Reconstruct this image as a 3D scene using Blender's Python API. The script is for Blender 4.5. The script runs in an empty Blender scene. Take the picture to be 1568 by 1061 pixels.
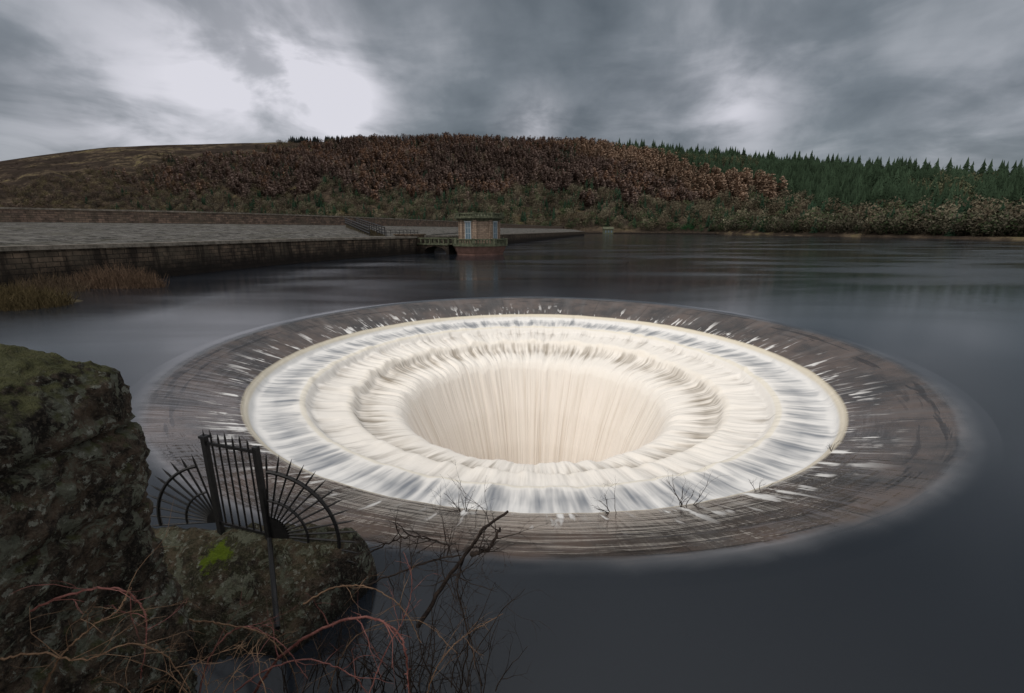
import bpy, math, random
import numpy as np
from mathutils import Vector, noise as mn
random.seed(7); rng=np.random.default_rng(7)
S=bpy.context.scene
S.view_settings.view_transform='Standard'; S.view_settings.look='None'; S.view_settings.exposure=0
# ---------------------------------------------------------------- image pixels to world positions along camera rays
H=4.214; F=695.0; TH=math.atan(178.5/F); SN,CS=math.sin(TH),math.cos(TH)
def ray(x,y):
    u=x-784; v=y-530.5; n=F*CS-v*SN
    return u/n, -(F*SN+v*CS)/n
def at_d(x,y,d):
    a,b=ray(x,y); return Vector((a*d,d,H+b*d))
def at_z(x,y,z):
    a,b=ray(x,y); d=(z-H)/b; return Vector((a*d,d,z))
# ---------------------------------------------------------------- node helpers
class G:
    def __init__(s,nt): s.nt=nt
    def n(s,t,**k):
        nd=s.nt.nodes.new(t)
        for a,b in k.items(): setattr(nd,a,b)
        return nd
    def set(s,sock,v):
        if isinstance(v,bpy.types.NodeSocket): s.nt.links.new(v,sock)
        elif v is not None:
            if isinstance(v,(tuple,list)) and len(v)==3 and sock.type=='RGBA': v=(*v,1)
            sock.default_value=v
    def m(s,op,a,b=None,c=None,clamp=False):
        nd=s.n('ShaderNodeMath',operation=op,use_clamp=clamp)
        s.set(nd.inputs[0],a); s.set(nd.inputs[1],b)
        if c is not None: s.set(nd.inputs[2],c)
        return nd.outputs[0]
    def vm(s,op,a,b=None):
        nd=s.n('ShaderNodeVectorMath',operation=op); s.set(nd.inputs[0],a)
        if b is not None: s.set(nd.inputs[1],b)
        return nd.outputs['Value'] if op in('DOT_PRODUCT','LENGTH','DISTANCE') else nd.outputs[0]
    def comb(s,x,y,z):
        nd=s.n('ShaderNodeCombineXYZ'); s.set(nd.inputs[0],x); s.set(nd.inputs[1],y); s.set(nd.inputs[2],z); return nd.outputs[0]
    def sep(s,v):
        nd=s.n('ShaderNodeSeparateXYZ'); s.set(nd.inputs[0],v); return nd.outputs
    def mix(s,f,a,b,mode='MIX'):
        nd=s.n('ShaderNodeMix',data_type='RGBA',blend_type=mode); s.set(nd.inputs[0],f); s.set(nd.inputs[6],a); s.set(nd.inputs[7],b); return nd.outputs[2]
    def noise(s,v,scale,detail=4,rough=.5,dist=0):
        nd=s.n('ShaderNodeTexNoise'); s.set(nd.inputs['Vector'],v); nd.inputs['Scale'].default_value=scale; nd.inputs['Detail'].default_value=detail
        nd.inputs['Roughness'].default_value=rough; nd.inputs['Distortion'].default_value=dist; return nd.outputs[0]
    def ss(s,v,a,b,lo=0.,hi=1.):
        nd=s.n('ShaderNodeMapRange',interpolation_type='SMOOTHSTEP'); s.set(nd.inputs[0],v)
        nd.inputs[1].default_value=a; nd.inputs[2].default_value=b; nd.inputs[3].default_value=lo; nd.inputs[4].default_value=hi; return nd.outputs[0]
    def ramp(s,v,pts):
        nd=s.n('ShaderNodeValToRGB'); s.set(nd.inputs[0],v); cr=nd.color_ramp
        while len(cr.elements)<len(pts): cr.elements.new(0.5)
        for e,(p,c) in zip(cr.elements,pts):
            e.position=p; e.color=(c,c,c,1) if not isinstance(c,tuple) else (*c,1)
        return nd.outputs[0]
    def bump(s,h,strength,dist):
        nd=s.n('ShaderNodeBump'); s.set(nd.inputs['Height'],h); s.set(nd.inputs['Strength'],strength); s.set(nd.inputs['Distance'],dist); return nd.outputs[0]
    def voro(s,v,scale,feat='F1'):
        nd=s.n('ShaderNodeTexVoronoi',feature=feat); s.set(nd.inputs['Vector'],v); nd.inputs['Scale'].default_value=scale; return nd
def mat(name):
    m=bpy.data.materials.new(name); m.use_nodes=True; g=G(m.node_tree); p=m.node_tree.nodes['Principled BSDF']
    def fin(color=None,rough=None,normal=None,ior=None,spec=None):
        if color is not None: g.set(p.inputs['Base Color'],color)
        if rough is not None: g.set(p.inputs['Roughness'],rough)
        if normal is not None: g.set(p.inputs['Normal'],normal)
        if ior: p.inputs['IOR'].default_value=ior
        if spec is not None: g.set(p.inputs['Specular IOR Level'],spec)
        return m
    return m,g,fin
def objco(g): return g.n('ShaderNodeTexCoord').outputs['Object']
# ---------------------------------------------------------------- mesh helpers
def link(o,parent=None):
    S.collection.objects.link(o)
    if parent: o.parent=parent
    return o
def empty(name):
    return link(bpy.data.objects.new(name,None))
class MB:
    def __init__(s): s.v=[]; s.f=[]; s.mi=[]; s.uv=[]
    def face(s,pts,m=0,uv=None):
        b=len(s.v); s.v+= [tuple(p) for p in pts]; s.f.append(tuple(range(b,b+len(pts)))); s.mi.append(m); s.uv+= (uv if uv else [(0,0)]*len(pts))
    def box(s,x0,x1,y0,y1,z0,z1,m=0):
        c=[Vector(p) for p in((x0,y0,z0),(x1,y0,z0),(x1,y1,z0),(x0,y1,z0),(x0,y0,z1),(x1,y0,z1),(x1,y1,z1),(x0,y1,z1))]
        for q in((0,3,2,1),(4,5,6,7),(0,1,5,4),(1,2,6,5),(2,3,7,6),(3,0,4,7)): s.face([c[i] for i in q],m)
    def obox(s,c,ax,hx,hy,z0,z1,m=0):
        ax=Vector((ax[0],ax[1],0)).normalized(); ay=Vector((-ax.y,ax.x,0)); c=Vector((c[0],c[1],0))
        q=[c+ax*a*hx+ay*b*hy for a,b in((-1,-1),(1,-1),(1,1),(-1,1))]
        lo=[p+Vector((0,0,z0)) for p in q]; hi=[p+Vector((0,0,z1)) for p in q]
        s.face(hi,m); s.face(lo[::-1],m)
        for i in range(4):
            j=(i+1)%4; s.face([lo[i],lo[j],hi[j],hi[i]],m,[(0,0),(2*hx,0),(2*hx,z1-z0),(0,z1-z0)])
    def tube(s,p0,p1,r0,r1=None,n=6,m=0):
        p0=Vector(p0);p1=Vector(p1); r1=r0 if r1 is None else r1
        d=(p1-p0)
        if d.length<1e-6: return
        d.normalize(); a=d.orthogonal().normalized(); b=d.cross(a)
        A=[p0+(a*math.cos(2*math.pi*i/n)+b*math.sin(2*math.pi*i/n))*r0 for i in range(n)]
        B=[p1+(a*math.cos(2*math.pi*i/n)+b*math.sin(2*math.pi*i/n))*r1 for i in range(n)]
        for i in range(n):
            j=(i+1)%n; s.face([A[i],A[j],B[j],B[i]],m)
        s.face(A[::-1],m); s.face(B,m)
    def prism(s,cx,cy,z0,z1,r0,r1,n=8,m=0,rot=0,cap=True):
        A=[Vector((cx+r0*math.cos(rot+2*math.pi*i/n),cy+r0*math.sin(rot+2*math.pi*i/n),z0)) for i in range(n)]
        B=[Vector((cx+r1*math.cos(rot+2*math.pi*i/n),cy+r1*math.sin(rot+2*math.pi*i/n),z1)) for i in range(n)]
        L=2*r0*math.sin(math.pi/n)
        for i in range(n):
            j=(i+1)%n; s.face([A[i],A[j],B[j],B[i]],m,[(i*L,z0),((i+1)*L,z0),((i+1)*L,z1),(i*L,z1)])
        if cap: s.face(A[::-1],m); s.face(B,m)
    def strip(s,A,B,m=0,v0=0,v1=1):
        L=0
        for i in range(len(A)-1):
            l=(Vector(A[i+1])-Vector(A[i])).length
            s.face([A[i],A[i+1],B[i+1],B[i]],m,[(L,v0),(L+l,v0),(L+l,v1),(L,v1)]); L+=l
    def obj(s,name,mats,parent=None,smooth=False):
        me=bpy.data.meshes.new(name); me.from_pydata(s.v,[],s.f)
        for m in mats: me.materials.append(m)
        me.polygons.foreach_set('material_index',s.mi)
        uv=me.uv_layers.new(name='UVMap'); uv.data.foreach_set('uv',[c for p in s.uv for c in p])
        if smooth: me.polygons.foreach_set('use_smooth',[True]*len(s.f))
        me.update(); return link(bpy.data.objects.new(name,me),parent)
def grid_obj(name,V,ni,nj,m,smooth=True,wrap=False):
    me=bpy.data.meshes.new(name)
    i=np.arange(ni-1)[:,None]; jn=nj if wrap else nj-1; j=np.arange(jn)[None,:]; k=(j+1)%nj
    f=np.stack([i*nj+j,i*nj+k,(i+1)*nj+k,(i+1)*nj+j],-1).reshape(-1,4)
    me.from_pydata(V.reshape(-1,3).tolist(),[],f.tolist()); me.materials.append(m)
    if smooth: me.polygons.foreach_set('use_smooth',[True]*len(me.polygons))
    me.update(); return link(bpy.data.objects.new(name,me))
# ---------------------------------------------------------------- camera
cd=bpy.data.cameras.new('camera'); cam=link(bpy.data.objects.new('camera',cd)); S.camera=cam
cd.sensor_width=36; cd.lens=36*F/1568; cd.clip_end=20000; cd.clip_start=.05
cam.location=(0,0,H); cam.rotation_euler=(math.pi/2-TH,0,0)
# ---------------------------------------------------------------- world (overcast)
w=bpy.data.worlds.new('World'); S.world=w; w.use_nodes=True; nt=w.node_tree; nt.nodes.clear(); g=G(nt)
SE,SR=math.radians(52),math.radians(-125)
sky=g.n('ShaderNodeTexSky',sky_type='NISHITA'); sky.sun_disc=False; sky.sun_elevation=SE; sky.sun_rotation=SR
d=g.n('ShaderNodeTexCoord').outputs['Generated']; d=g.vm('NORMALIZE',d)
x,y,z=g.sep(d)
zz=g.m('ADD',g.m('MAXIMUM',z,0.),.18)
P=g.comb(g.m('DIVIDE',x,zz),g.m('DIVIDE',y,zz),0.)
n1=g.noise(g.vm('ADD',P,(3.1,1.7,0)),.75,5,.5,.35)
n2=g.noise(g.vm('ADD',P,(8.3,4.2,2)),1.9,6,.56,.5)
n3=g.noise(g.vm('MULTIPLY',P,(1.7,.45,1)),1.5,4,.5,.3)
n4=g.noise(d,5.5,5,.52,.3)
c=g.m('ADD',g.m('MULTIPLY',n1,.42),g.m('ADD',g.m('MULTIPLY',n2,.20),g.m('ADD',g.m('MULTIPLY',n3,.13),g.m('MULTIPLY',n4,.25))))
base=g.ramp(c,[(.405,(1.0,1.18,1.34)),(.5,(1.65,1.88,2.1)),(.60,(3.3,3.5,3.8))])
tot=None
for px,py,a,k in((425,110,.85,130),(400,60,.40,160),(330,50,.28,90),(230,140,.36,70),(120,190,.25,110),(270,200,.25,150),(545,175,.80,330),(500,140,.4,300),(815,190,.78,650),(1130,178,.62,380),(1100,120,.28,140),(1480,200,.3,200),(640,45,.12,150),(960,180,.2,300)):
    a0,b0=ray(px,py); D=Vector((a0,1,b0)).normalized()
    e=g.m('MULTIPLY',g.m('EXPONENT',g.m('MULTIPLY',g.m('SUBTRACT',g.vm('DOT_PRODUCT',d,tuple(D)),1.),float(k))),a)
    tot=e if tot is None else g.m('ADD',tot,e)
wsp=g.m('ADD',g.m('MULTIPLY',n2,.45),g.m('ADD',g.m('MULTIPLY',n4,.35),g.m('MULTIPLY',n3,.2)))
br=g.m('MULTIPLY',tot,g.ss(wsp,.40,.60,.28,1.05),clamp=True)
col=g.mix(br,base,(7.3,7.2,7.8))
col=g.mix(g.ss(z,.42,.95),col,(8.,8.1,8.3))  # sky above the view raised for more overhead light and water reflection
col=g.mix(g.ss(y,.05,-.35),col,(8.2,8.1,8.))  # unseen sky behind the camera brightened as added light on the scene
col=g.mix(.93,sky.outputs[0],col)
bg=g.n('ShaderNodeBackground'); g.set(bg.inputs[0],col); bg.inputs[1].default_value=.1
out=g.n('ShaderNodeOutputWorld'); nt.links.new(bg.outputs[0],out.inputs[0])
sd=bpy.data.lights.new('sun','SUN'); sun=link(bpy.data.objects.new('sun',sd)); sd.energy=1.5; sd.angle=math.radians(28); sd.color=(1,.94,.87)
sdir=Vector((math.sin(SR)*math.cos(SE),math.cos(SR)*math.cos(SE),math.sin(SE)))
sun.rotation_euler=sdir.to_track_quat('Z','Y').to_euler()
# ---------------------------------------------------------------- spillway
CX,CY=.9,17.18
prof=[(12.6,0),(12.3,-.004),(12.1,-.02),(11.95,-.06),(11.7,-.14),(11,-.37),(10.1,-.70),(10.0,-.745),(9.9,-.80),(9.78,-1.02),(9.4,-1.09),(8.5,-1.15),(8.4,-1.17),(8.3,-1.22),(8.15,-1.46),(7.7,-1.55),(7.05,-1.62),(6.92,-1.68),(6.74,-2.0),(6.4,-2.10),(5.75,-2.20),(5.4,-2.28),(5.2,-2.40),(5.0,-2.65),(4.7,-3.4),(4.2,-4.6),(3.7,-6.2),(3.3,-8.2),(3.1,-11),(3.0,-14)]
R=[];Zp=[]
for (r0,z0),(r1,z1) in zip(prof[:-1],prof[1:]):
    L=math.hypot(r1-r0,z1-z0); k=max(2,int(L/.055)) if z0>-6 else int(L/.3)
    for i in range(k): R.append(r0+(r1-r0)*i/k); Zp.append(z0+(z1-z0)*i/k)
R.append(3.0);Zp.append(-14.0)
R=np.array(R);Zp=np.array(Zp)
for _ in range(2):
    R[1:-1]=(R[:-2]+2*R[1:-1]+R[2:])/4; Zp[1:-1]=(Zp[:-2]+2*Zp[1:-1]+Zp[2:])/4
NA=1300; th=np.linspace(0,2*np.pi,NA,endpoint=False)
V=np.zeros((len(R),NA,3))
for i,(r,zv) in enumerate(zip(R,Zp)):
    amp=np.interp(r,[3,4.4,5.2,5.7,6.4,6.9,7.4,8.1,8.5,9.0,9.85,10.1,12.0,12.3],[.08,.12,.17,.13,.15,.18,.09,.14,.08,.05,.06,.012,.008,0])
    for j,t in enumerate(th):
        cx,sx=math.cos(t),math.sin(t)
        if amp>0:
            q=amp*(mn.noise((cx*11,sx*11,r*.35))+.7*mn.noise((cx*25,sx*25,r*.5))+.2*mn.noise((cx*62,sx*62,r*.9)))
        else: q=0
        V[i,j]=((r+q*.8)*cx,(r+q*.8)*sx,zv+q)
m,g,fin=mat('cascading_water')
o=objco(g); x,y,z=g.sep(o); flat=g.comb(x,y,0.); r=g.vm('LENGTH',flat); nv=g.vm('NORMALIZE',flat); nx,ny,_=g.sep(nv)
def strk(K,kr,det=3,tw=0.):
    return g.noise(g.comb(g.m('MULTIPLY',nx,K),g.m('MULTIPLY',ny,K),g.m('MULTIPLY',r,kr)),1.,det,.5,tw)
sA=strk(24.,.35,2); sB=strk(55.,.8,2); sC=strk(15.,1.6,4,.6); sD=strk(50.,.8,2,.25); sE=strk(120.,.9,1)
st=g.m('ADD',g.m('MULTIPLY',sA,.5),g.m('ADD',g.m('MULTIPLY',sB,.4),g.m('MULTIPLY',sE,.1)))
rj=g.m('ADD',r,g.m('MULTIPLY',g.m('SUBTRACT',sC,.5),.5))
lev=g.ramp(g.m('DIVIDE',rj,13.),[(0,.75),(.36,.82),(.40,1.15),(.435,1.0),(.49,.50),(.523,.62),(.54,1.15),(.60,.80),(.618,.62),(.640,1.2),(.665,.60),(.70,.42),(.738,.68),(.755,1.15)])  # foam thins below the ring steps so the shade tone in the under colour shows
foam=g.m('ADD',g.m('MULTIPLY',g.m('SUBTRACT',st,.5),3.),lev,clamp=True)
foam=g.ss(foam,-.1,1.)
ap=g.ss(g.m('ADD',g.m('MULTIPLY',sD,.72),g.m('MULTIPLY',sC,.48)),.66,.76)
apm=g.ss(rj,11.5,10.1)
apf=g.m('MULTIPLY',ap,apm)
fine=g.m('MULTIPLY',g.ss(sB,.57,.72),g.m('MULTIPLY',g.ss(rj,10.7,10.0),.45))
apf=g.m('MAXIMUM',apf,fine)
isap=g.ss(r,9.93,10.02)
foam=g.m('ADD',g.m('MULTIPLY',foam,g.m('SUBTRACT',1.,isap)),g.m('MULTIPLY',apf,isap),clamp=True)
white=g.mix(g.ss(r,9.6,7.2),(.79,.775,.75),(.86,.81,.74))
white=g.mix(g.ss(r,5.3,4.5),white,(.87,.805,.73))
under=g.mix(g.ss(r,8.7,8.0),(.20,.215,.24),(.40,.36,.31))
under=g.mix(g.ss(r,7.0,6.7),under,(.25,.205,.15))  # tan shadow between the falling streaks, painted into the colour
under=g.mix(g.ss(r,5.4,5.0),under,(.60,.52,.43))
mott=g.noise(o,.6,5,.6); mott2=g.noise(g.vm('ADD',o,(5,5,0)),2.5,5,.6)
conc=g.mix(g.ss(mott,.35,.65),(.045,.039,.036),(.115,.086,.072))
conc=g.mix(g.ss(mott2,.5,.75,0.,.5),conc,(.042,.038,.037))
conc=g.mix(g.ss(sA,.45,.75,0.,.35),conc,(.14,.13,.125))
ang=g.m('ARCTAN2',y,x); jt=g.m('ABSOLUTE',g.m('SUBTRACT',g.m('FRACT',g.m('MULTIPLY',ang,24/6.28318)),.5))
conc=g.mix(g.ss(jt,.012,.004,0.,.5),conc,(.03,.027,.025))
wav=g.noise(g.comb(g.m('MULTIPLY',nx,5.),g.m('MULTIPLY',ny,5.),g.m('MULTIPLY',r,5.)),1.,3,.5,.4)
wm=g.m('MULTIPLY',g.ss(r,10.9,11.6),g.ss(wav,.56,.62))
conc=g.mix(g.m('MULTIPLY',wm,.7),conc,(.014,.011,.010))  # dark of standing ripples and their wavy reflections painted into the colour
rl=g.m('ADD',r,g.m('MULTIPLY',sC,.22))
conc=g.mix(g.ss(rl,11.95,12.32),conc,(.012,.015,.020))
lip=g.m('MULTIPLY',g.ss(rl,12.02,12.14),g.ss(rl,12.55,12.14))
lipn=g.ss(g.noise(nv,2.2,3,.6),.38,.62,.06,.24)
conc=g.mix(g.m('MULTIPLY',lip,lipn),conc,(.33,.33,.34))  # pale sky glint along the rim, painted into the colour
under=g.mix(isap,under,conc)
colr=g.mix(foam,under,white)
edge=lambda c,wd: g.m('SUBTRACT',1.,g.ss(g.m('ABSOLUTE',g.m('SUBTRACT',r,c)),wd*.4,wd))
colr=g.mix(g.m('MULTIPLY',edge(9.94,.12),.75),colr,(.68,.60,.45))
colr=g.mix(g.m('MULTIPLY',edge(8.4,.12),.7),colr,(.78,.72,.60))
colr=g.mix(g.m('MULTIPLY',edge(6.98,.14),.6),colr,(.86,.80,.71))
rg=g.mix(g.ss(r,11.9,12.3),(.16,.16,.16),(.12,.12,.12))
rough=g.mix(foam,g.mix(isap,(.4,.4,.4),rg),(.8,.8,.8))
hb=g.m('ADD',g.m('MULTIPLY',st,1.),g.m('MULTIPLY',g.m('MULTIPLY',wav,isap),.6))
nrm=g.bump(hb,g.m('MULTIPLY',g.ss(r,12.2,11.8),g.ss(r,9.9,10.1,.6,.28)),.13)
fin(colr,rough,nrm,1.45)
sp=grid_obj('bellmouth_spillway',V,len(R),NA,m,True,True); sp.location=(CX,CY,0)
# ---------------------------------------------------------------- reservoir
rr=[12.6]
while rr[-1]<9000: rr.append(rr[-1]*1.09)
V=np.zeros((len(rr),300,3)); th=np.linspace(0,2*np.pi,300,endpoint=False)
for i,q in enumerate(rr): V[i,:,0]=q*np.cos(th); V[i,:,1]=q*np.sin(th)
m,g,fin=mat('reservoir_water')
o=objco(g); r=g.vm('LENGTH',o)
rip=g.noise(g.vm('MULTIPLY',o,(.8,1.7,1)),1.1,5,.62,.2)
rip2=g.noise(g.vm('MULTIPLY',o,(.03,.10,1)),1.,4,.55,.5)
stg=g.m('MULTIPLY',g.ss(r,14.,55.,.02,1.),g.ss(rip2,.38,.62,.2,1.))
nrm=g.bump(rip,stg,.06)
ro=g.m('ADD',g.ss(r,14.,70.,.11,.06),g.m('MULTIPLY',g.ss(rip2,.38,.65),.10))
ro=g.m('ADD',ro,g.ss(r,13.2,12.6,0.,.01))
fin((.012,.015,.020),ro,nrm,1.45)
wt=grid_obj('reservoir_water',V,len(rr),300,m,True,True); wt.location=(CX,CY,0)
# ---------------------------------------------------------------- stone materials
def stone_wall(name,c1,c2,mort,sc=1.,stain=True,dk=.65):
    m,g,fin=mat(name); uv=g.n('ShaderNodeTexCoord').outputs['UV']; ob=objco(g)
    wob=g.noise(ob,1.5,3); uvw=g.vm('ADD',uv,g.vm('MULTIPLY',g.comb(wob,wob,0.),(.12,.06,0.)))
    b=g.n('ShaderNodeTexBrick'); g.set(b.inputs['Vector'],uvw); b.inputs['Scale'].default_value=sc
    g.set(b.inputs['Color1'],c1); g.set(b.inputs['Color2'],c2); g.set(b.inputs['Mortar'],mort)
    b.inputs['Brick Width'].default_value=.9; b.inputs['Row Height'].default_value=.38; b.inputs['Mortar Size'].default_value=.025; b.inputs['Bias'].default_value=-.1
    n=g.noise(ob,1.1,6,.65); c=g.mix(g.ss(n,.3,.72),g.mix(dk,b.outputs[0],(.02,.018,.016)),b.outputs[0])
    n2=g.noise(ob,.25,4,.6); c=g.mix(g.ss(n2,.45,.65,0.,.5),c,(.12,.10,.075))
    if stain:
        zc=g.sep(ob)[2]; c=g.mix(g.ss(g.m('ADD',zc,g.m('MULTIPLY',n,1.6)),3.3,1.2,0.,.92),c,(.014,.012,.011))
        vs=g.noise(g.vm('MULTIPLY',ob,(1.2,1.2,.12)),1.,4,.6); c=g.mix(g.ss(vs,.46,.62,0.,.8),c,(.018,.015,.013))
    h=g.m('ADD',g.m('MULTIPLY',b.outputs[1],-.6),g.noise(ob,5.,4,.7))
    return fin(c,.95,g.bump(h,.8,.08),spec=.12)
M_low=stone_wall('dark_stone',(.22,.16,.115),(.08,.065,.05),(.03,.025,.02))
M_crest=stone_wall('brown_stone',(.28,.195,.15),(.12,.092,.076),(.05,.042,.038),1.,False)
M_tower=stone_wall('tower_stone',(.38,.285,.215),(.26,.19,.145),(.10,.085,.07),1.3,False,.35)
def plain(name,a,b,sc=3.,bs=.5,rough=.95,spec=.15):
    m,g,fin=mat(name); ob=objco(g); n=g.noise(ob,sc,6,.65); n2=g.noise(ob,sc*6,3,.6)
    c=g.mix(g.ss(g.m('ADD',g.m('MULTIPLY',n,.7),g.m('MULTIPLY',n2,.3)),.36,.64),a,b); return fin(c,rough,g.bump(g.m('ADD',n,g.m('MULTIPLY',n2,.4)),bs,.05),spec=spec)
M_cope=plain('coping_stone',(.10,.088,.072),(.25,.22,.185),1.2)
M_iron=plain('black_iron',(.006,.006,.007),(.016,.015,.015),20,.2,.55,.4)
m,g,fin=mat('stone_pitching'); ob=objco(g)
v=g.voro(ob,.9); n=g.noise(ob,.3,6,.7); n2=g.noise(ob,1.2,6,.8); n3=g.noise(g.vm('ADD',ob,(9,9,0)),.7,5,.8)
c=g.mix(g.ss(n2,.42,.58),(.035,.033,.03),(.175,.166,.152)); c=g.mix(g.m('MULTIPLY',g.sep(v.outputs['Color'])[0],.35),c,(.16,.15,.14))
c=g.mix(g.ss(n3,.52,.56,0.,.9),c,(.016,.015,.012)); c=g.mix(g.ss(n,.48,.66,0.,.65),c,(.06,.056,.038))
M_pitch=fin(c,.95,g.bump(n2,.9,.2),spec=.1)
M_grass=plain('rough_grass',(.022,.02,.012),(.075,.058,.032),2.5)
# ---------------------------------------------------------------- dam
def resample(P,n):
    P=[Vector(p) for p in P]; L=[0]
    for a,b in zip(P[:-1],P[1:]): L.append(L[-1]+(b-a).length)
    out=[]
    for i in range(n):
        s=L[-1]*i/(n-1); k=0
        while k<len(L)-2 and L[k+1]<s: k+=1
        f=(s-L[k])/(L[k+1]-L[k]); out.append(P[k].lerp(P[k+1],f))
    for _ in range(2):
        out=[out[0]]+[(out[i-1]+out[i]*2+out[i+1])/4 for i in range(1,n-1)]+[out[-1]]
    return out
lowpx=[(26,445),(100,437.5),(240,425.5),(400,408),(500,398.5),(600,391),(636,388.5)]
lowA=[Vector((-36,10,0)),Vector((-37,24,0))]+[at_z(a,b,0) for a,b in lowpx]
lowB=[lowA[-1]+Vector((.0,6,0))]+[at_z(a,b,0) for a,b in((700,381),(780,373),(850,365),(895,360.2))]
TZ=3.1
low=resample(lowA,40)+resample(lowB,40)
crestpx=[(26,318),(140,320),(250,322),(390,326),(530,331),(620,335),(700,338.5),(800,344),(875,347.6)]
CZ=8.0
crest=[Vector((-120,40,CZ))]+[at_z(a,b,CZ) for a,b in crestpx]
crest=resample(crest,80)
for p in crest: p.z=0
def off(P,dist):
    out=[]
    for i,p in enumerate(P):
        a=P[max(0,i-1)]; b=P[min(len(P)-1,i+1)]; t=(b-a); t.z=0; t.normalize(); out.append(p+Vector((-t.y,t.x,0))*dist)
    return out
def zs(P,z): return [Vector((p.x,p.y,z)) for p in P]
dam=empty('dam')
b=MB(); b.strip(zs(low,-2),zs(low,TZ-.32),0,-2,TZ-.32)
b.obj('waterside_wall',[M_low],dam)
b=MB(); o1=off(low,-.18); o2=off(low,1.1)
b.strip(zs(o1,TZ-.32),zs(o1,TZ),0); b.strip(zs(o1,TZ),zs(o2,TZ),0); b.strip(zs(low,TZ-.321),zs(o1,TZ-.32),0); b.strip(zs(o2,TZ),zs(o2,TZ-.4))
b.obj('wall_coping',[M_cope],dam)
A=off(low,1.12); B=off(crest,-.0); nj=14
V=np.zeros((80,nj,3))
for i in range(80):
    a=Vector((A[i].x,A[i].y,TZ-.1)); c2=Vector((B[i].x,B[i].y,5.5))
    for j in range(nj):
        p=a.lerp(c2,j/(nj-1)); V[i,j]=(p.x,p.y,p.z+.06*mn.noise(p*.4))
so=grid_obj('stone_pitched_slope',V,80,nj,M_pitch); so.parent=dam
b=MB(); b.strip(zs(crest,4.8),zs(crest,CZ-.3),0,0,CZ-5.1)
b.strip(zs(off(crest,.5),CZ-.3),zs(off(crest,.5),6.6),0); b.strip(zs(off(crest,6),6.6),zs(off(crest,6),CZ-.3),0)
b.obj('crest_parapet',[M_crest],dam)
b=MB(); c0=off(crest,-.15); c1=off(crest,.65); b.strip(zs(c0,CZ-.3),zs(c0,CZ)); b.strip(zs(c0,CZ),zs(c1,CZ)); b.strip(zs(crest,CZ-.301),zs(c0,CZ-.3)); b.strip(zs(c1,CZ),zs(c1,CZ-.3))
b.obj('parapet_coping',[M_cope],dam)
b=MB(); b.strip(zs(off(crest,.5),6.6),zs(off(crest,6.5),6.6)); b.strip(zs(off(crest,6.5),6.6),zs(off(crest,34),-1)); b.obj('dam_back_slope',[M_grass],dam)
rail=MB(); stp=MB()
p0=at_d(537,336,118); p0.z=5.55; p1=at_d(578,362,84); p1.z=3.15
dv=(p1-p0); perp=Vector((dv.y,-dv.x,0)).normalized()
n=26
for i in range(n):
    a=p0.lerp(p1,i/n); e=p0.lerp(p1,(i+1)/n); stp.obox((a+e)/2,dv,(e-a).length*.5+.1,1.3,a.z-1.2,a.z+.12)
stp.obj('stone_steps',[M_grass],dam)
for side in(-1.35,1.35):
    for i in range(n//2+1):
        a=p0.lerp(p1,i/(n//2))+perp*side; rail.tube(a,a+Vector((0,0,1.5)),.10)
    for hz in(.5,1.,1.5): rail.tube(p0+perp*side+Vector((0,0,hz)),p1+perp*side+Vector((0,0,hz)),.12)
q=[p1,at_d(612,361,86),at_d(640,362,88)]
for a,e in zip(q[:-1],q[1:]):
    a=Vector((a.x,a.y,TZ)); e=Vector((e.x,e.y,TZ))
    for i in range(6):
        c2=a.lerp(e,i/5); rail.tube(c2,c2+Vector((0,0,1.1)),.05)
    for hz in(.6,1.1): rail.tube(a+Vector((0,0,hz)),e+Vector((0,0,hz)),.05)
rail.obj('iron_railing',[M_iron])
# ---------------------------------------------------------------- valve tower
tw=empty('valve_tower'); tc=at_z(732,391,0); tx,ty=tc.x,tc.y+4.0
rot=math.pi/8+.25
def hz(yp): return at_d(732,yp,ty-3).z
M_dk=plain('weathered_stone',(.045,.052,.033),(.13,.135,.09),2)
M_red=plain('red_brick_base',(.11,.065,.052),(.18,.105,.088),1.5)
M_glass,g,fin=mat('window_glass'); fin((.10,.15,.19),.1)
M_frame=plain('painted_frame',(.30,.34,.36),(.40,.43,.45),3,.1)
zb=hz(377); zp=hz(365.5); zc=hz(336); zt=hz(327)
b=MB(); b.prism(tx,ty,-2,.35,4.15,4.25,8,0,rot); b.prism(tx,ty,.35,zb-.01,4.35,4.85,8,0,rot); b.obj('tower_base',[M_red],tw)
b=MB(); b.prism(tx,ty,zb,zb+.3,5.05,5.05,8,0,rot)
def balus(b,r,z0,z1,n,th=.12,pw=.22):
    C=[Vector((tx+r*math.cos(rot+2*math.pi*i/8),ty+r*math.sin(rot+2*math.pi*i/8),0)) for i in range(8)]
    for i in range(8):
        a,e=C[i],C[(i+1)%8]; dd=e-a
        b.obox((a+e)/2,dd,dd.length/2,th+.05,z1-.22,z1); b.obox((a+e)/2,dd,dd.length/2-.24,th,z0,z0+.18)
        b.obox(a,dd,.26,.26,z0-.003,z1+.06)
        for k2 in range(1,n):
            c2=a.lerp(e,k2/n); b.obox(c2,dd,pw/2,th*.8,z0+.18,z1-.22)
balus(b,4.75,zb+.3,zp,7)
b.obj('balcony',[M_dk],tw)
b=MB(); b.prism(tx,ty,zb+.3,zc,3.55,3.55,8,0,rot)
b.obj('tower_body',[M_tower],tw)
b=MB()
for i in range(8):
    a=rot+2*math.pi*i/8; b.obox((tx+3.5*math.cos(a),ty+3.5*math.sin(a)),(math.cos(a),math.sin(a)),.22,.3,zb+.3,zc)
b.prism(tx,ty,zb+.3,zb+.75,3.7,3.7,8,0,rot)
b.obj('pilasters',[M_tower],tw)
b=MB()
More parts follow.
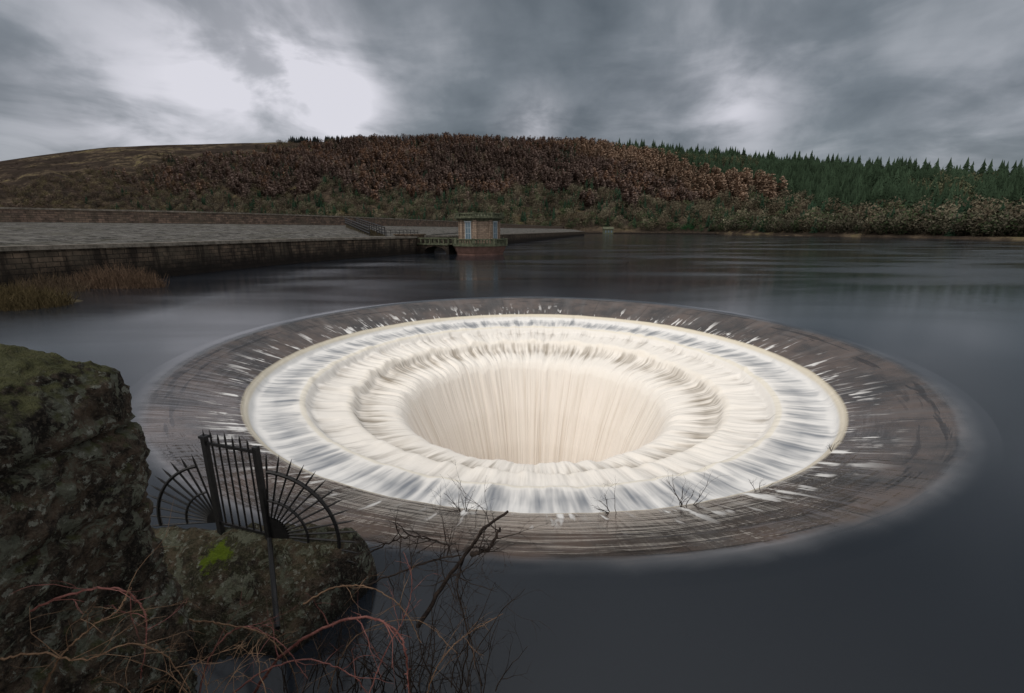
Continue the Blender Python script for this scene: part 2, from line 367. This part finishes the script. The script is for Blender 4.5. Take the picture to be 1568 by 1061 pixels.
b.prism(tx,ty,zc-.25,zc,3.62,3.85,8,0,rot); b.prism(tx,ty,zc,zc+.2,3.95,4.35,8,0,rot); b.prism(tx,ty,zc+.2,zc+.38,4.4,4.4,8,0,rot)
balus(b,4.1,zc+.38,zt+.15,6)
b.obj('cornice',[M_dk],tw)
b=MB(); b.prism(tx,ty,zc+.381,zt-.05,3.5,.6,8,0,rot); b.obj('roof',[M_dk],tw)
b=MB(); gl=MB()
ap=3.55*math.cos(math.pi/8)
for i in range(0,8,2):
    a=rot+2*math.pi*(i+.5)/8; dr=Vector((math.cos(a),math.sin(a),0)); tg=Vector((-dr.y,dr.x,0)); c0=Vector((tx,ty,0))+dr*ap
    z0,z1=zb+1.25,zc-.45
    gl.obox(c0+dr*.02,tg,.5,.03,z0,z1)
    b.obox(c0+tg*.56+dr*.03,tg,.07,.10,z0,z1); b.obox(c0-tg*.56+dr*.03,tg,.07,.10,z0,z1); b.obox(c0+dr*.05,tg,.72,.13,z0-.15,z0); b.obox(c0+dr*.05,tg,.72,.12,z1,z1+.2)
    b.obox(c0+dr*.06,tg,.035,.03,z0,z1)
    for q in(.33,.66): b.obox(c0+dr*.055,tg,.5,.028,z0+(z1-z0)*q-.03,z0+(z1-z0)*q+.03)
gl.obj('window_panes',[M_glass],tw); b.obj('window_frames',[M_frame],tw)
fb=empty('stone_footbridge'); a=at_d(640,376,ty+5); a=Vector((a.x,a.y,0)); e=Vector((tx-4.6,ty,0)); dd=e-a; L=dd.length; dn=dd.normalized(); pr=Vector((-dn.y,dn.x,0))
b=MB(); zd=zb+.2
N=24
def arch(f):
    q=(f-.62)/.30; return zd-.35-1.1*(1-math.sqrt(max(0,1-q*q))) if abs(q)<1 else -1.
for side in(-1.3,1.3):
    for i in range(N):
        f0,f1=i/N,(i+1)/N
        A0=a+dd*f0+pr*side; A1=a+dd*f1+pr*side
        b.face([A0+Vector((0,0,arch(f0))),A1+Vector((0,0,arch(f1))),A1+Vector((0,0,zd)),A0+Vector((0,0,zd))],0,[(f0*L,0),(f1*L,0),(f1*L,1),(f0*L,1)])
for i in range(N):
    f0,f1=i/N,(i+1)/N; A0=a+dd*f0; A1=a+dd*f1
    b.face([A0-pr*1.3+Vector((0,0,zd)),A1-pr*1.3+Vector((0,0,zd)),A1+pr*1.3+Vector((0,0,zd)),A0+pr*1.3+Vector((0,0,zd))])
    b.face([A0-pr*1.3+Vector((0,0,arch(f0))),A1-pr*1.3+Vector((0,0,arch(f1))),A1+pr*1.3+Vector((0,0,arch(f1))),A0+pr*1.3+Vector((0,0,arch(f0)))])
b.obj('arch',[M_low],fb)
b=MB()
for side in(-1.35,1.35):
    for i in range(9): b.obox(a+dd*(i/8)+pr*side,dd,.12,.12,zd,zp-.1)
    b.obox((a+e)/2+pr*side,dd,L/2,.15,zp-.1,zp+.1); b.obox((a+e)/2+pr*side,dd,L/2,.2,zd-.1,zd+.15)
b.obj('parapet',[M_dk],fb)
pb=MB(); pc=at_d(628,375,ty+4.2); pb.obox((pc.x,pc.y),dd,1.9,1.9,-2,TZ+.15); pb.obox((pc.x,pc.y),dd,2.1,2.1,TZ+.15,TZ+.4); pb.obj('wall_pier',[M_low],fb)
# ---------------------------------------------------------------- hills
tx_=lambda x: ray(x,250)[0]
tt=np.array([-3,-1.6,-.25,.16,.35,.56,.8,1.03,1.6,3]); d0=np.array([500,620,620,540,500,360,262,205,160,120])
tr=np.array([-3,-1.6,-.5,0,.15,.5,.8,1.03,1.6,3]); dr_=np.array([1200,1300,1300,1200,1100,820,560,420,360,330])
rp=[(-400,300),(-100,262),(26,243),(75,236),(170,225),(350,219),(445,218),(560,216),(640,215),(683,212.),(705,215),(800,218),(885,221),(950,226),(1040,236),(1180,250),(1300,263),(1400,273),(1541,285),(1700,290),(2400,300)]
rt=[];rs=[]
for a,b2 in rp: q=ray(a,b2); rt.append(q[0]); rs.append(q[1])
def fd0(t): return np.interp(t,tt,d0)
def fdr(t): return np.interp(t,tr,dr_)
def ground(t,s):
    a=fd0(t); e=fdr(t); d=a+(e-a)*s; Hh=H+e*np.interp(t,rt,rs)
    if s<=1: z=Hh*(max(s,-1)**.92 if s>0 else s*.5)
    else: z=Hh*(1-(s-1)*.9)
    k=min(1,max(0,s)*4)*(1 if s<.8 else max(0.1,(1-s)*5) if s<=1 else .1)
    z+=k*(Hh*.08*mn.noise((t*9,s*3.,3.3))+6*mn.noise((t*30,s*10,1.)))
    if s<=0.001: z=-1.5
    elif s<.03: z=max(z,1.2)
    return Vector((t*d,d,z))
nt_,ns_=500,110
tg=np.linspace(-3,3,nt_); sg=np.concatenate([[0,.004],np.linspace(.012,1.5,ns_-2)])
V=np.zeros((nt_,ns_,3))
for i,t in enumerate(tg):
    for j,s in enumerate(sg): V[i,j]=ground(t,s)
m,g,fin=mat('moorland'); o=objco(g); x,y,z=g.sep(o)
n1=g.noise(g.vm('MULTIPLY',o,(.008,.008,.035)),1.,7,.62,.5); n2=g.noise(g.vm('MULTIPLY',o,(.03,.03,.12)),1.,6,.65,.3); n3=g.noise(g.vm('MULTIPLY',o,(.12,.12,.25)),1.,5,.7)
c=g.mix(g.ss(n1,.42,.58),(.042,.032,.027),(.115,.088,.06)); c=g.mix(g.ss(n2,.46,.56,0.,.85),c,(.026,.021,.017)); c=g.mix(g.m('MULTIPLY',g.ss(n1,.54,.62),g.ss(n2,.52,.42,0.,.65)),c,(.15,.13,.055))
c=g.mix(g.ss(n3,.42,.60,0.,.65),c,(.028,.022,.018))
hill=grid_obj('hillside',V,nt_,ns_,fin(c,1.,g.bump(n3,.8,3.),spec=0.))
# ---------------------------------------------------------------- forest
def tri_arr(T): return np.array(T,dtype=np.float32)
def conifer(seed):
    rd=random.Random(seed); T=[]
    for L in range(8):
        z1=1-L*.11; z0=z1-.22; rr_=.03+.028*L; n=12; ph=rd.random()*6
        pts=[]
        for i in range(n):
            a=ph+2*math.pi*i/n; q=rr_*(1.25 if i%2 else .4)*rd.uniform(.7,1.25); pts.append((q*math.cos(a),q*math.sin(a),z0+rd.uniform(-.03,.04)+(0 if i%2 else .06)))
        for i in range(n): T.append([(0,0,min(z1,1)),pts[i],pts[(i+1)%n]])
    return tri_arr(T)
def larch(seed):
    rd=random.Random(seed); T=[]
    T.append([(-.012,0,0),(.012,0,0),(0,0,1)]);T.append([(0,-.012,0),(0,.012,0),(0,0,1)])
    for i in range(80):
        z=rd.random()**.9*.85+.12; l=(.20*(1-z)**.7+.03)*rd.uniform(.6,1.15); a=rd.random()*6.3; c_,s_=math.cos(a),math.sin(a); wd=.04
        T.append([(0,0,z+.03),(l*c_-wd*s_,l*s_+wd*c_,z+rd.uniform(-.03,.08)),(l*c_+wd*s_*.6,l*s_-wd*c_*.6,z+rd.uniform(-.06,.05))])
    return tri_arr(T)
def broad(seed):
    rd=random.Random(seed); T=[]
    T.append([(-.02,0,0),(.02,0,0),(0,0,.6)]);T.append([(0,-.02,0),(0,.02,0),(0,0,.6)])
    while len(T)<110:
        p=Vector((rd.uniform(-1,1),rd.uniform(-1,1),rd.uniform(-1,1)))
        if p.length>1 or p.length<.35: continue
        c0=Vector((p.x*.38,p.y*.38,.55+p.z*.45)); T.append([tuple(c0+Vector((rd.uniform(-1,1),rd.uniform(-1,1),rd.uniform(-1,1)))*.075) for _ in range(3)])
    return tri_arr(T)
TP={'c':[conifer(i) for i in range(5)],'l':[larch(i) for i in range(5)],'b':[broad(i) for i in range(5)]}
m,g,fin=mat('tree_foliage'); a=g.n('ShaderNodeVertexColor'); a.layer_name='tint'; M_fol=fin(a.outputs[0],1.,spec=0.)
def forest(name,items):
    VV=[];CC=[]
    for kind,p,h,wd,col in items:
        T=TP[kind][random.randrange(5)]; a=random.random()*6.3; c_,s_=math.cos(a),math.sin(a)
        x=T[...,0]*wd*h; y=T[...,1]*wd*h; W=np.stack([x*c_-y*s_+p[0],x*s_+y*c_+p[1],T[...,2]*h+p[2]],-1)
        sh=rng.uniform(.88,1.12,(T.shape[0],1,1))*(.5+.75*T[...,2:3])  # shading baked into the tint: tree foot darker, top lighter
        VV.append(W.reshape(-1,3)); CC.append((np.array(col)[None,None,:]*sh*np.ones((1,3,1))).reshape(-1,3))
    V=np.concatenate(VV).astype(np.float32); C=np.concatenate(CC).astype(np.float32); n=len(V)
    me=bpy.data.meshes.new(name); me.vertices.add(n); me.vertices.foreach_set('co',V.ravel()); me.loops.add(n); me.loops.foreach_set('vertex_index',np.arange(n,dtype=np.int32))
    me.polygons.add(n//3); me.polygons.foreach_set('loop_start',np.arange(0,n,3,dtype=np.int32)); me.polygons.foreach_set('loop_total',np.full(n//3,3,dtype=np.int32))
    me.update(calc_edges=True)
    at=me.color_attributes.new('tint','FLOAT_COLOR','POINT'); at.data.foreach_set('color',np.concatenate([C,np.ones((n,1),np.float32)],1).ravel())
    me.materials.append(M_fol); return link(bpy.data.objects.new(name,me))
con=[];lar=[];bro=[]
cnt=0
while cnt<20000:
    t=random.uniform(-1.35,1.4); a=fd0(t); e=fdr(t)
    s=random.random(); s=s*1.06+.012
    d=a+(e-a)*s
    if random.random()>min(1,(d/900.)*(e-a)/600*1.3+.06): continue
    nz=mn.noise((t*6,s*3,7.)); n2=mn.noise((t*22,s*9,2.)); n3=mn.noise((t*45,s*16,5.)); cnt+=1
    tb=.16+(1-s)*.60+.06*n2
    p=ground(t,s); p.z-=.4
    v=random.uniform(.85,1.15)
    if t<-.28:
        smax=np.interp(t,[-1.3,-1.1,-.95,-.78,-.6,-.45,-.28],[.28,.34,.42,.54,.72,.90,1.1])+.25*n2
        if s>smax:
            if random.random()<(.45 if n3>.08 else .06)*(1.15-s): bro.append(('b',p,random.uniform(2,5),1.6,random.choice([(.055,.042,.030),(.07,.06,.032),(.04,.034,.026)])))
            continue
        if random.random()<np.interp(t,[-.9,-.4],[1,0]) or s>smax-.08:
            bro.append(('b',p,random.uniform(7,12),1.15,random.choice([(.115*v,.085*v,.066*v),(.12*v,.10*v,.058*v),(.065*v,.055*v,.044*v)]))); continue
    v=random.uniform(.85,1.15)*(1+.55*n3+.2*nz)
    hue=random.random()*.6+.4*nz
    if t>tb and s>.16+.08*n2:
        if nz>.22 and random.random()<.5: bro.append(('b',p,random.uniform(10,14),.95,(.085*v,.085*v,.05*v)))
        else:
            h=random.uniform(12,18) if s<.9 else (random.uniform(11,16) if random.random()<.7 else random.uniform(17,25))
            con.append(('c',p,h,1.15,(.038*v,.060*v,.036*v)))
    elif s<.24+.14*n2:
        q=random.random()+.5*n3
        if q<.18: con.append(('c',p,random.uniform(10,15),1.1,(.035*v,.065*v,.040*v)))
        elif q<.38: bro.append(('b',p,random.uniform(7,12),1.2,(.06*v,.08*v,.040*v)))
        elif q<.75: bro.append(('b',p,random.uniform(8,14),1.1,(.095*v,.078*v,.054*v)))
        else: bro.append(('b',p,random.uniform(9,14),1.0,(.13*v,.115*v,.08*v)))
    else:
        if n2>.2 and random.random()<.35: con.append(('c',p,random.uniform(11,16),1.1,(.035*v,.052*v,.036*v)))
        elif n3>.28 and random.random()<.5: bro.append(('b',p,random.uniform(9,14),1.1,(.115*v,.09*v,.065*v)))
        elif tb-.17<t and s<.9: lar.append(('l',p,random.uniform(15,21),1.5,(.225*v,.158*v,.115*v)))
        elif hue>.5: lar.append(('l',p,random.uniform(14,19),1.75,(.195*v,.125*v,.088*v)))
        else: lar.append(('l',p,random.uniform(13,18),1.75,(.165*v,.120*v,.102*v)))
for i in range(520):
    t=random.uniform(tx_(1100),tx_(1600)); p=ground(t,random.uniform(.012,.07)); v=random.uniform(.7,1.2)
    bro.append(('b',p,random.uniform(6,11),1.25,random.choice([(.10*v,.092*v,.065*v),(.055*v,.075*v,.038*v),(.075*v,.067*v,.05*v)])))
for i in range(40):
    t=random.uniform(tx_(1030),tx_(1085)); p=ground(t,random.uniform(.01,.05)); bro.append(('b',p,random.uniform(3,6),1.5,(.03,.085,.035)))
for i in range(90):
    t=random.uniform(tx_(445),tx_(560)); p=ground(t,random.uniform(.985,1.01)); con.append(('c',p,random.uniform(11,17),1.5,(.03,.035,.033)))
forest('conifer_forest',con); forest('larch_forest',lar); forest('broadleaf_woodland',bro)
b=MB(); P=[]
for x in np.linspace(885,1095,24):
    t=ray(x,356)[0]; d=float(fd0(t))-6; P.append(Vector((t*d,d,0)))
b.strip(zs(P,-1),zs(P,1.9),0,0,2.9); b.strip(zs(P,1.9),zs(off(P,4),1.9),0); b.obj('shoreline_wall',[M_low])
lo=empty('stone_lodge'); t=ray(931,350)[0]; c0=Vector((t*500,500,0))
b=MB(); b.box(c0.x-5,c0.x+5,496,503,0,5.,0); b.obj('walls',[M_dk],lo)
b=MB(); rx0,rx1=c0.x-5.6,c0.x+5.6
b.face([(rx0,495.4,5),(rx1,495.4,5),(rx1,499.5,7.4),(rx0,499.5,7.4)]); b.face([(rx1,503.6,5),(rx0,503.6,5),(rx0,499.5,7.4),(rx1,499.5,7.4)]); b.face([(rx0,495.4,5),(rx0,499.5,7.4),(rx0,503.6,5)]); b.face([(rx1,495.4,5),(rx1,503.6,5),(rx1,499.5,7.4)]); b.obj('roof',[M_dk],lo)
b=MB()
for q in(-3,0,3): b.box(c0.x+q-.6,c0.x+q+.6,495.9,495.99,1.4,3.6)
b.obj('windows',[M_glass],lo)
# ---------------------------------------------------------------- foreground rocks
def rock_mat(name,moss,ledge=0):
    m,g,fin=mat(name); o=objco(g); geo=g.n('ShaderNodeNewGeometry'); nz=g.sep(geo.outputs['Normal'])[2]
    n1=g.noise(o,2.4,7,.70); n2=g.noise(o,9.,7,.75); n3=g.noise(o,45.,4,.7); n4=g.noise(g.vm('ADD',o,(7,3,1)),5.,7,.7,.8)
    c=g.mix(g.ss(n1,.40,.60),(.026,.021,.017),(.155,.112,.080)); c=g.mix(g.ss(n2,.47,.58,0.,.85),c,(.017,.015,.013))
    c=g.mix(g.ss(n3,.48,.66,0.,.55),c,(.20,.17,.13))
    c=g.mix(g.m('MULTIPLY',g.ss(n4,.52,.56),g.ss(n2,.40,.50,.3,1.)),c,g.mix(n3,(.10,.11,.08),(.30,.31,.24)))
    wv=g.vm('ADD',o,g.vm('MULTIPLY',g.comb(n2,n3,n4),(.16,.16,.16)))
    v=g.voro(wv,14.); c=g.mix(g.m('MULTIPLY',g.ss(v.outputs['Distance'],.30,.22),g.m('MULTIPLY',g.ss(n1,.43,.48),.9)),c,g.mix(n3,(.20,.21,.17),(.50,.51,.44)))
    mo=g.m('MULTIPLY',g.ss(g.m('ADD',g.m('MULTIPLY',nz,.5),g.m('MULTIPLY',n2,1.)),.66,.92),moss)
    c=g.mix(mo,c,g.mix(n3,(.022,.026,.009),(.15,.15,.065)))
    if ledge:
        ms=at_d(332,850,4.33); dd=g.vm('DISTANCE',o,tuple(ms)); c=g.mix(g.ss(g.m('ADD',dd,g.m('MULTIPLY',g.m('SUBTRACT',n2,.5),.7)),.18,.10),c,g.mix(n3,(.06,.10,.008),(.22,.30,.02)))
        c=g.mix(g.ss(g.sep(o)[2],.22,.0,0.,.85),c,(.008,.008,.008))  # darker down towards the waterline
    h=g.m('ADD',g.m('MULTIPLY',n2,1.2),g.m('ADD',g.m('MULTIPLY',n3,.5),g.m('MULTIPLY',n1,1.4)))
    return fin(c,.92,g.bump(h,1.,.12),spec=.2)
import bmesh
def rounded_block(name,x0,x1,y0,y1,z0,z1,rad,cuts,m,dispf):
    bm=bmesh.new(); bmesh.ops.create_cube(bm,size=2); bmesh.ops.subdivide_edges(bm,edges=bm.edges[:],cuts=cuts,use_grid_fill=True)
    c=Vector(((x0+x1)/2,(y0+y1)/2,(z0+z1)/2)); hs=Vector(((x1-x0)/2,(y1-y0)/2,(z1-z0)/2))
    for v in bm.verts:
        p=Vector((v.co.x*hs.x,v.co.y*hs.y,v.co.z*hs.z)); q=Vector([max(-hs[i]+rad,min(hs[i]-rad,p[i])) for i in range(3)]); dlt=p-q
        n=dlt.normalized() if dlt.length>1e-6 else Vector((0,0,1))
        pp=q+n*min(rad,dlt.length if dlt.length<rad else rad)+c if dlt.length>0 else p+c
        v.co=pp+n*dispf(pp)
    me=bpy.data.meshes.new(name); bm.to_mesh(me); bm.free(); me.materials.append(m); me.polygons.foreach_set('use_smooth',[True]*len(me.polygons)); return link(bpy.data.objects.new(name,me))
def rdisp(p):
    v=.09*mn.noise(p*1.3)+.06*mn.noise(p*3.1+Vector((4,1,2)))+.04*mn.noise(p*8)+.022*mn.noise(p*19)+.012*mn.noise(p*45)
    zj=p.z+.10*mn.noise(p*2.)-.10*(3.05-p.y)
    for j,dp in((2.93,.07),(2.40,.035),(1.75,.03)):
        v-=dp*math.exp(-((zj-j)/.022)**2)
    if zj>2.93: v+=.03
    return v
M_rock=rock_mat('lichened_gritstone',.95)
rounded_block('stone_wall_pier',-5.6,-2.56,1.3,3.05,-.5,3.47,.34,150,M_rock,rdisp)
M_rock2=rock_mat('ledge_gritstone',.35,1)
nx_,ny_=260,200; V=np.zeros((nx_,ny_,3))
for i in range(nx_):
    for j in range(ny_):
        y=2.6+(5.2-2.6)*j/(ny_-1); xr=np.interp(y,[2.6,3.49,4.1,4.5,4.8,5.2],[-2.45,-2.2,-2.0,-1.75,-1.64,-1.62])+.06*mn.noise((0,y*3,5))
        x=-5.5+(xr+.35+5.5)*(i/(nx_-1))**.7
        zt_=.76-max(0,4.5-y)*.25-max(0,4.38-y)*.76
        k=(x-xr)/.12; fall=1/(1+math.exp(max(-30,min(30,k*2.2)))); kb=(y-4.9)/.06; fb_=1/(1+math.exp(max(-30,min(30,kb*2))))
        zz_=-1+(zt_+1)*fall*fb_
        p=Vector((x,y,zz_)); dz=.10*mn.noise(p*1.7)+.07*mn.noise(p*4)+.035*mn.noise(p*9)+.018*mn.noise(p*22)
        V[i,j]=(x+.4*dz*(1-fall),y,zz_+dz*min(1,fall*fb_+.3))
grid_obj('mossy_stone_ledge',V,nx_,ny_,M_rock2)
V=np.zeros((60,60,3))
for i in range(60):
    for j in range(60):
        x=-7+20*i/59; y=-6+9.6*j/59; z_=np.interp(y,[-6,0,1.,2,2.6,3.6],[2.7,2.5,2.2,1.2,.2,-1.4]); V[i,j]=(x,y,z_+.08*mn.noise((x,y,0)))
grid_obj('ground_bank',V,60,60,M_grass)
# ---------------------------------------------------------------- iron fan fence
b=MB()
LT=at_d(312,668,4.72); RT=at_d(391,684,4.50)
LB=Vector((LT.x,LT.y,.60)); RB=Vector((RT.x,RT.y,.60)); ux=(RB-LB); ux.z=0; W_=ux.length; ux.normalize(); up=Vector((0,0,1))
for base,top in((LB,LT),(RB,RT)): b.obox((base.x,base.y),ux,.028,.028,.25,top.z)
b.obox((LT.x,LT.y),ux,.045,.035,LT.z-.02,LT.z+.01)
zt1=(LT.z+RT.z)/2-.07
for hz_,t_ in((zt1,.018),(.84,.016)): b.obox((LB+RB)/2,ux,W_/2,.012,hz_-t_,hz_+t_)
for i in range(1,7):
    p=LB.lerp(RB,i/7); tp=zt1+.17*(1 if i%2 else .85)
    b.tube((p.x,p.y,.82),(p.x,p.y,tp-.06),.011); b.tube((p.x,p.y,tp-.06),(p.x,p.y,tp),.011,.001)
b.tube((LB.x,LB.y,LT.z),(LB.x,LB.y,LT.z+.09),.012,.001)
def fan(c,u2,a0,a1,n,Rr,arcs,hub):
    def pt(a,r): return c+u2*math.sin(a)*r+up*math.cos(a)*r
    for i in range(n):
        a=a0+(a1-a0)*i/(n-1); b.tube(pt(a,.05),pt(a,Rr*.9),.0115); b.tube(pt(a,Rr*.9),pt(a,Rr),.0115,.001)
    for ra,tk in arcs:
        M=28
        for i in range(M):
            aa=a0+(a1-a0)*i/M; ab=a0+(a1-a0)*(i+1)/M; b.tube(pt(aa,ra),pt(ab,ra),tk)
    M=14
    for i in range(M):
        aa=a0+(a1-a0)*i/M; ab=a0+(a1-a0)*(i+1)/M
        for o_ in(-.012,.012):
            yv=Vector((-ux.y,ux.x,0))*o_; b.face([c+yv,pt(aa,hub)+yv,pt(ab,hub)+yv])
fan(Vector((LB.x,LB.y,.85)),Vector((-1,.05,0)).normalized(),math.radians(12),math.radians(96),10,.90,((.74,.020),(.40,.015)),.14)
u2=Vector((1,-.06,0)).normalized()
fan(Vector((RB.x,RB.y,.82)),u2,math.radians(6),math.radians(108),14,1.06,((.82,.022),(.46,.016)),.24)
st0=Vector((RB.x,RB.y,.80)); st1=at_d(425,962,3.45)
b.tube(st0,st1,.026)
b.obj('iron_fan_fence',[M_iron])
# ---------------------------------------------------------------- plants
def curve_obj(name,splines,m,parent=None):
    cu=bpy.data.curves.new(name,'CURVE'); cu.dimensions='3D'; cu.bevel_depth=1.; cu.bevel_resolution=1; cu.use_fill_caps=True
    for pts in splines:
        sp=cu.splines.new('POLY'); sp.points.add(len(pts)-1)
        for q,(p,r_) in zip(sp.points,pts): q.co=(*p,1); q.radius=r_
    cu.materials.append(m); return link(bpy.data.objects.new(name,cu),parent)
def rv(s): return Vector((random.gauss(0,s),random.gauss(0,s),random.gauss(0,s)))
def grow(out,p,dr,L,r_,depth,wob=.22,grav=0.,kids=3):
    n=max(4,int(L/.06)); n=min(n,12); pts=[(p.copy(),r_)]; d=dr.normalized(); q=p.copy()
    ch=[]
    for i in range(n):
        d=(d+rv(wob)*.6+Vector((0,0,-grav/n))).normalized(); q=q+d*L/n; pts.append((q.copy(),r_*(1-.7*(i+1)/n)))
        if i>=1: ch.append((q.copy(),d.copy(),r_*(1-.7*(i+1)/n)))
    out.append(pts)
    if depth>0:
        for k in range(kids):
            c=random.choice(ch); grow(out,c[0],(c[1]+rv(.55)).normalized(),L*random.uniform(.35,.6),max(c[2]*.7,.0014),depth-1,wob,grav,kids)
def smooth_curve(pts,n=40):
    P=[Vector(p) for p in pts]; P=[P[0]*2-P[1]]+P+[P[-1]*2-P[-2]]; out=[]
    segs=len(P)-3
    for i in range(n+1):
        f=i/n*segs; k=min(int(f),segs-1); t=f-k; a,b_,c,d_=P[k:k+4]
        out.append(.5*((2*b_)+(c-a)*t+(2*a-5*b_+4*c-d_)*t*t+(3*b_-a-3*c+d_)*t**3))
    return out
M_bark=plain('dark_bark',(.014,.011,.010),(.045,.033,.027),15,.4)
M_bram=plain('red_bramble_stem',(.14,.050,.042),(.30,.135,.115),12,.3,.6)
M_tan=plain('dry_stem',(.13,.075,.046),(.25,.16,.10),12,.3,.7)
def bramble(name,pathpx,r_,m,kids=6,thorns=True):
    r_*=1.2
    P=smooth_curve([at_d(*q) for q in pathpx],44); P=[p+rv(.003) for p in P]; sp=[[(p,r_*(1-.6*i/44)) for i,p in enumerate(P)]]
    for k in range(kids):
        i=random.randrange(6,40); d=(P[i+1]-P[i]).normalized(); grow(sp,P[i],(d*.6+rv(.6)+Vector((0,0,.2))),random.uniform(.15,.4),r_*.4,1,.3,.3,2)
    if thorns:
        for i in range(2,43):
            for _ in range(2): q=rv(1).normalized(); p=P[i].lerp(P[i+1],random.random()); sp.append([(p,r_*.35),(p+q*r_*2.1,.0003)])
    return curve_obj(name,sp,m)
bramble('bramble',[(380,1075,3.0),(430,1005,3.0),(500,960,3.0),(560,945,3.05),(605,965,3.0),(622,1005,2.9),(626,1075,2.8)],.0115,M_bram)
bramble('bramble',[(20,950,2.0),(90,915,2.0),(160,900,2.05),(205,915,2.1),(225,960,2.1),(215,1040,2.1)],.006,M_bram)
bramble('bramble',[(60,1075,1.9),(90,1010,1.9),(140,960,1.95),(180,935,2.0),(200,900,2.1)],.005,M_tan)
bramble('bramble',[(300,1075,2.7),(325,1000,2.8),(370,960,2.9),(430,985,2.9),(470,1040,2.8)],.006,M_bram)
bramble('bramble',[(290,950,3.0),(340,955,2.9),(400,970,2.9),(440,1010,2.9),(460,1070,2.9)],.006,M_tan)
bramble('bramble',[(465,925,3.1),(510,900,3.2),(565,900,3.2),(615,930,3.1),(645,985,3.0)],.006,M_tan)
bramble('bramble',[(650,1075,2.9),(670,1020,3.0),(710,975,3.1),(770,940,3.2)],.0045,M_tan)
bramble('bramble',[(560,1075,2.8),(590,1000,3.),(625,930,3.2),(630,880,3.3),(618,845,3.4)],.005,M_bram)
bramble('bramble',[(0,1010,1.8),(60,1000,1.9),(130,1010,1.9),(200,985,2.),(260,1010,2.1),(300,1075,2.1)],.005,M_tan)
bramble('bramble',[(340,1075,2.7),(400,1030,2.8),(470,1010,2.9),(540,1035,2.8),(570,1075,2.8)],.006,M_bram)
bramble('bramble',[(500,1075,2.9),(520,1010,3.),(560,965,3.1),(640,950,3.1),(700,1000,3.)],.004,M_tan)
random.seed(21)
sp=[]
for i in range(60):
    p=at_d(random.uniform(430,770),random.uniform(1040,1110),random.uniform(2.9,3.3)); grow(sp,p,Vector((random.uniform(-.5,.5),random.uniform(.1,.7),random.uniform(.6,1.2))),random.uniform(.4,1.05),.006,2,.26,.45,3)
curve_obj('bare_hawthorn_thicket',sp,M_bark)
sp=[]
for i in range(20):
    p=at_d(random.uniform(20,420),random.uniform(1060,1100),random.uniform(2.0,2.5)); grow(sp,p,Vector((random.uniform(-.5,.6),random.uniform(.0,.4),random.uniform(.5,1.))),random.uniform(.25,.5),.0035,2,.26,.6,3)
curve_obj('dead_bracken',sp,M_tan)
sp=[]
for pp in([(640,960,3.3),(675,900,3.4),(712,850,3.5),(742,808,3.55),(778,783,3.6)],[(720,850,3.5),(750,838,3.5),(765,808,3.55)],[(540,905,3.3),(600,880,3.35),(660,860,3.45),(705,850,3.5)],[(700,1075,3.1),(715,980,3.2),(700,900,3.4),(712,850,3.5)],[(560,850,3.5),(620,822,3.5),(690,835,3.5)]):
    P=smooth_curve([at_d(*q) for q in pp],20); P=[p+rv(.006) for p in P]; sp.append([(p,.022*(1-.5*i/20) if pp[0][0]==640 or pp[0][0]==720 else .007) for i,p in enumerate(P)])
    for k in range(10):
        i=random.randrange(3,20); grow(sp,P[i],rv(.6)+Vector((0,0,.2)),random.uniform(.2,.5),.005,2,.3,.1,3)
curve_obj('dead_branch',sp,M_bark)
for px,py,hh,nn in((712,790,.75,9),(938,786,.6,5),(1048,775,.7,7),(1168,748,.35,4),(1275,690,.3,3)):
    sp=[]; p=at_z(px,py,-.74)
    for k in range(nn): grow(sp,p+Vector((random.gauss(0,.04),random.gauss(0,.04),-.08)),Vector((random.gauss(0,.6),random.gauss(0,.4),1)),hh*random.uniform(.6,1.1),.008,2,.25,0,3)
    curve_obj('bare_twig_shrub',sp,M_bark)
def reeds(name,cx_,cy_,rx,ry,n,h,col,lean=.25):
    M=plain(name+'_stems',tuple(c*.5 for c in col),col,5,.1); b=MB()
    for i in range(n):
        a=random.random()*6.3; q=math.sqrt(random.random()); p=Vector((cx_+rx*q*math.cos(a),cy_+ry*q*math.sin(a),-.2)); hh=h*random.uniform(.3,1.15)*(1.1-.5*q)
        tp=p+Vector((random.gauss(0,lean)*hh,random.gauss(0,lean)*hh,hh)); md=(p+tp)/2+rv(.05*hh); wv=Vector((.02*random.choice((1,.6)),.01,0))
        b.face([p-wv,p+wv,md+wv*.8,md-wv*.8]); b.face([md-wv*.8,md+wv*.8,tp])
        if random.random()<.6:
            t2=md+Vector((random.gauss(0,lean)*hh,random.gauss(0,lean)*hh,hh*.4)); b.face([md-wv*.6,md+wv*.6,t2])
    return b.obj(name,[M])
p=at_z(175,441,0); reeds('waterside_shrub',p.x,p.y+.3,3.6,.9,1100,2.1,(.15,.098,.065))
p=at_z(75,446,0); reeds('waterside_shrub',p.x,p.y,2.6,.9,600,1.7,(.12,.085,.055))
p=at_z(30,472,0); reeds('waterside_grass',p.x-.8,p.y+.6,2.6,1.8,2200,1.6,(.10,.075,.036),.3)
V=np.zeros((40,40,3)); c0=at_z(20,476,0)
for i in range(40):
    for j in range(40):
        x=(i/39-.5)*2; y=(j/39-.5)*2; hgt=.35*max(-1,1-(x*x+y*y)*1.3)
        V[i,j]=(c0.x-3+x*4,c0.y+2.5+y*3,hgt+.12*mn.noise((x*4,y*4,1)))
grid_obj('grassy_bank',V,40,40,M_grass)
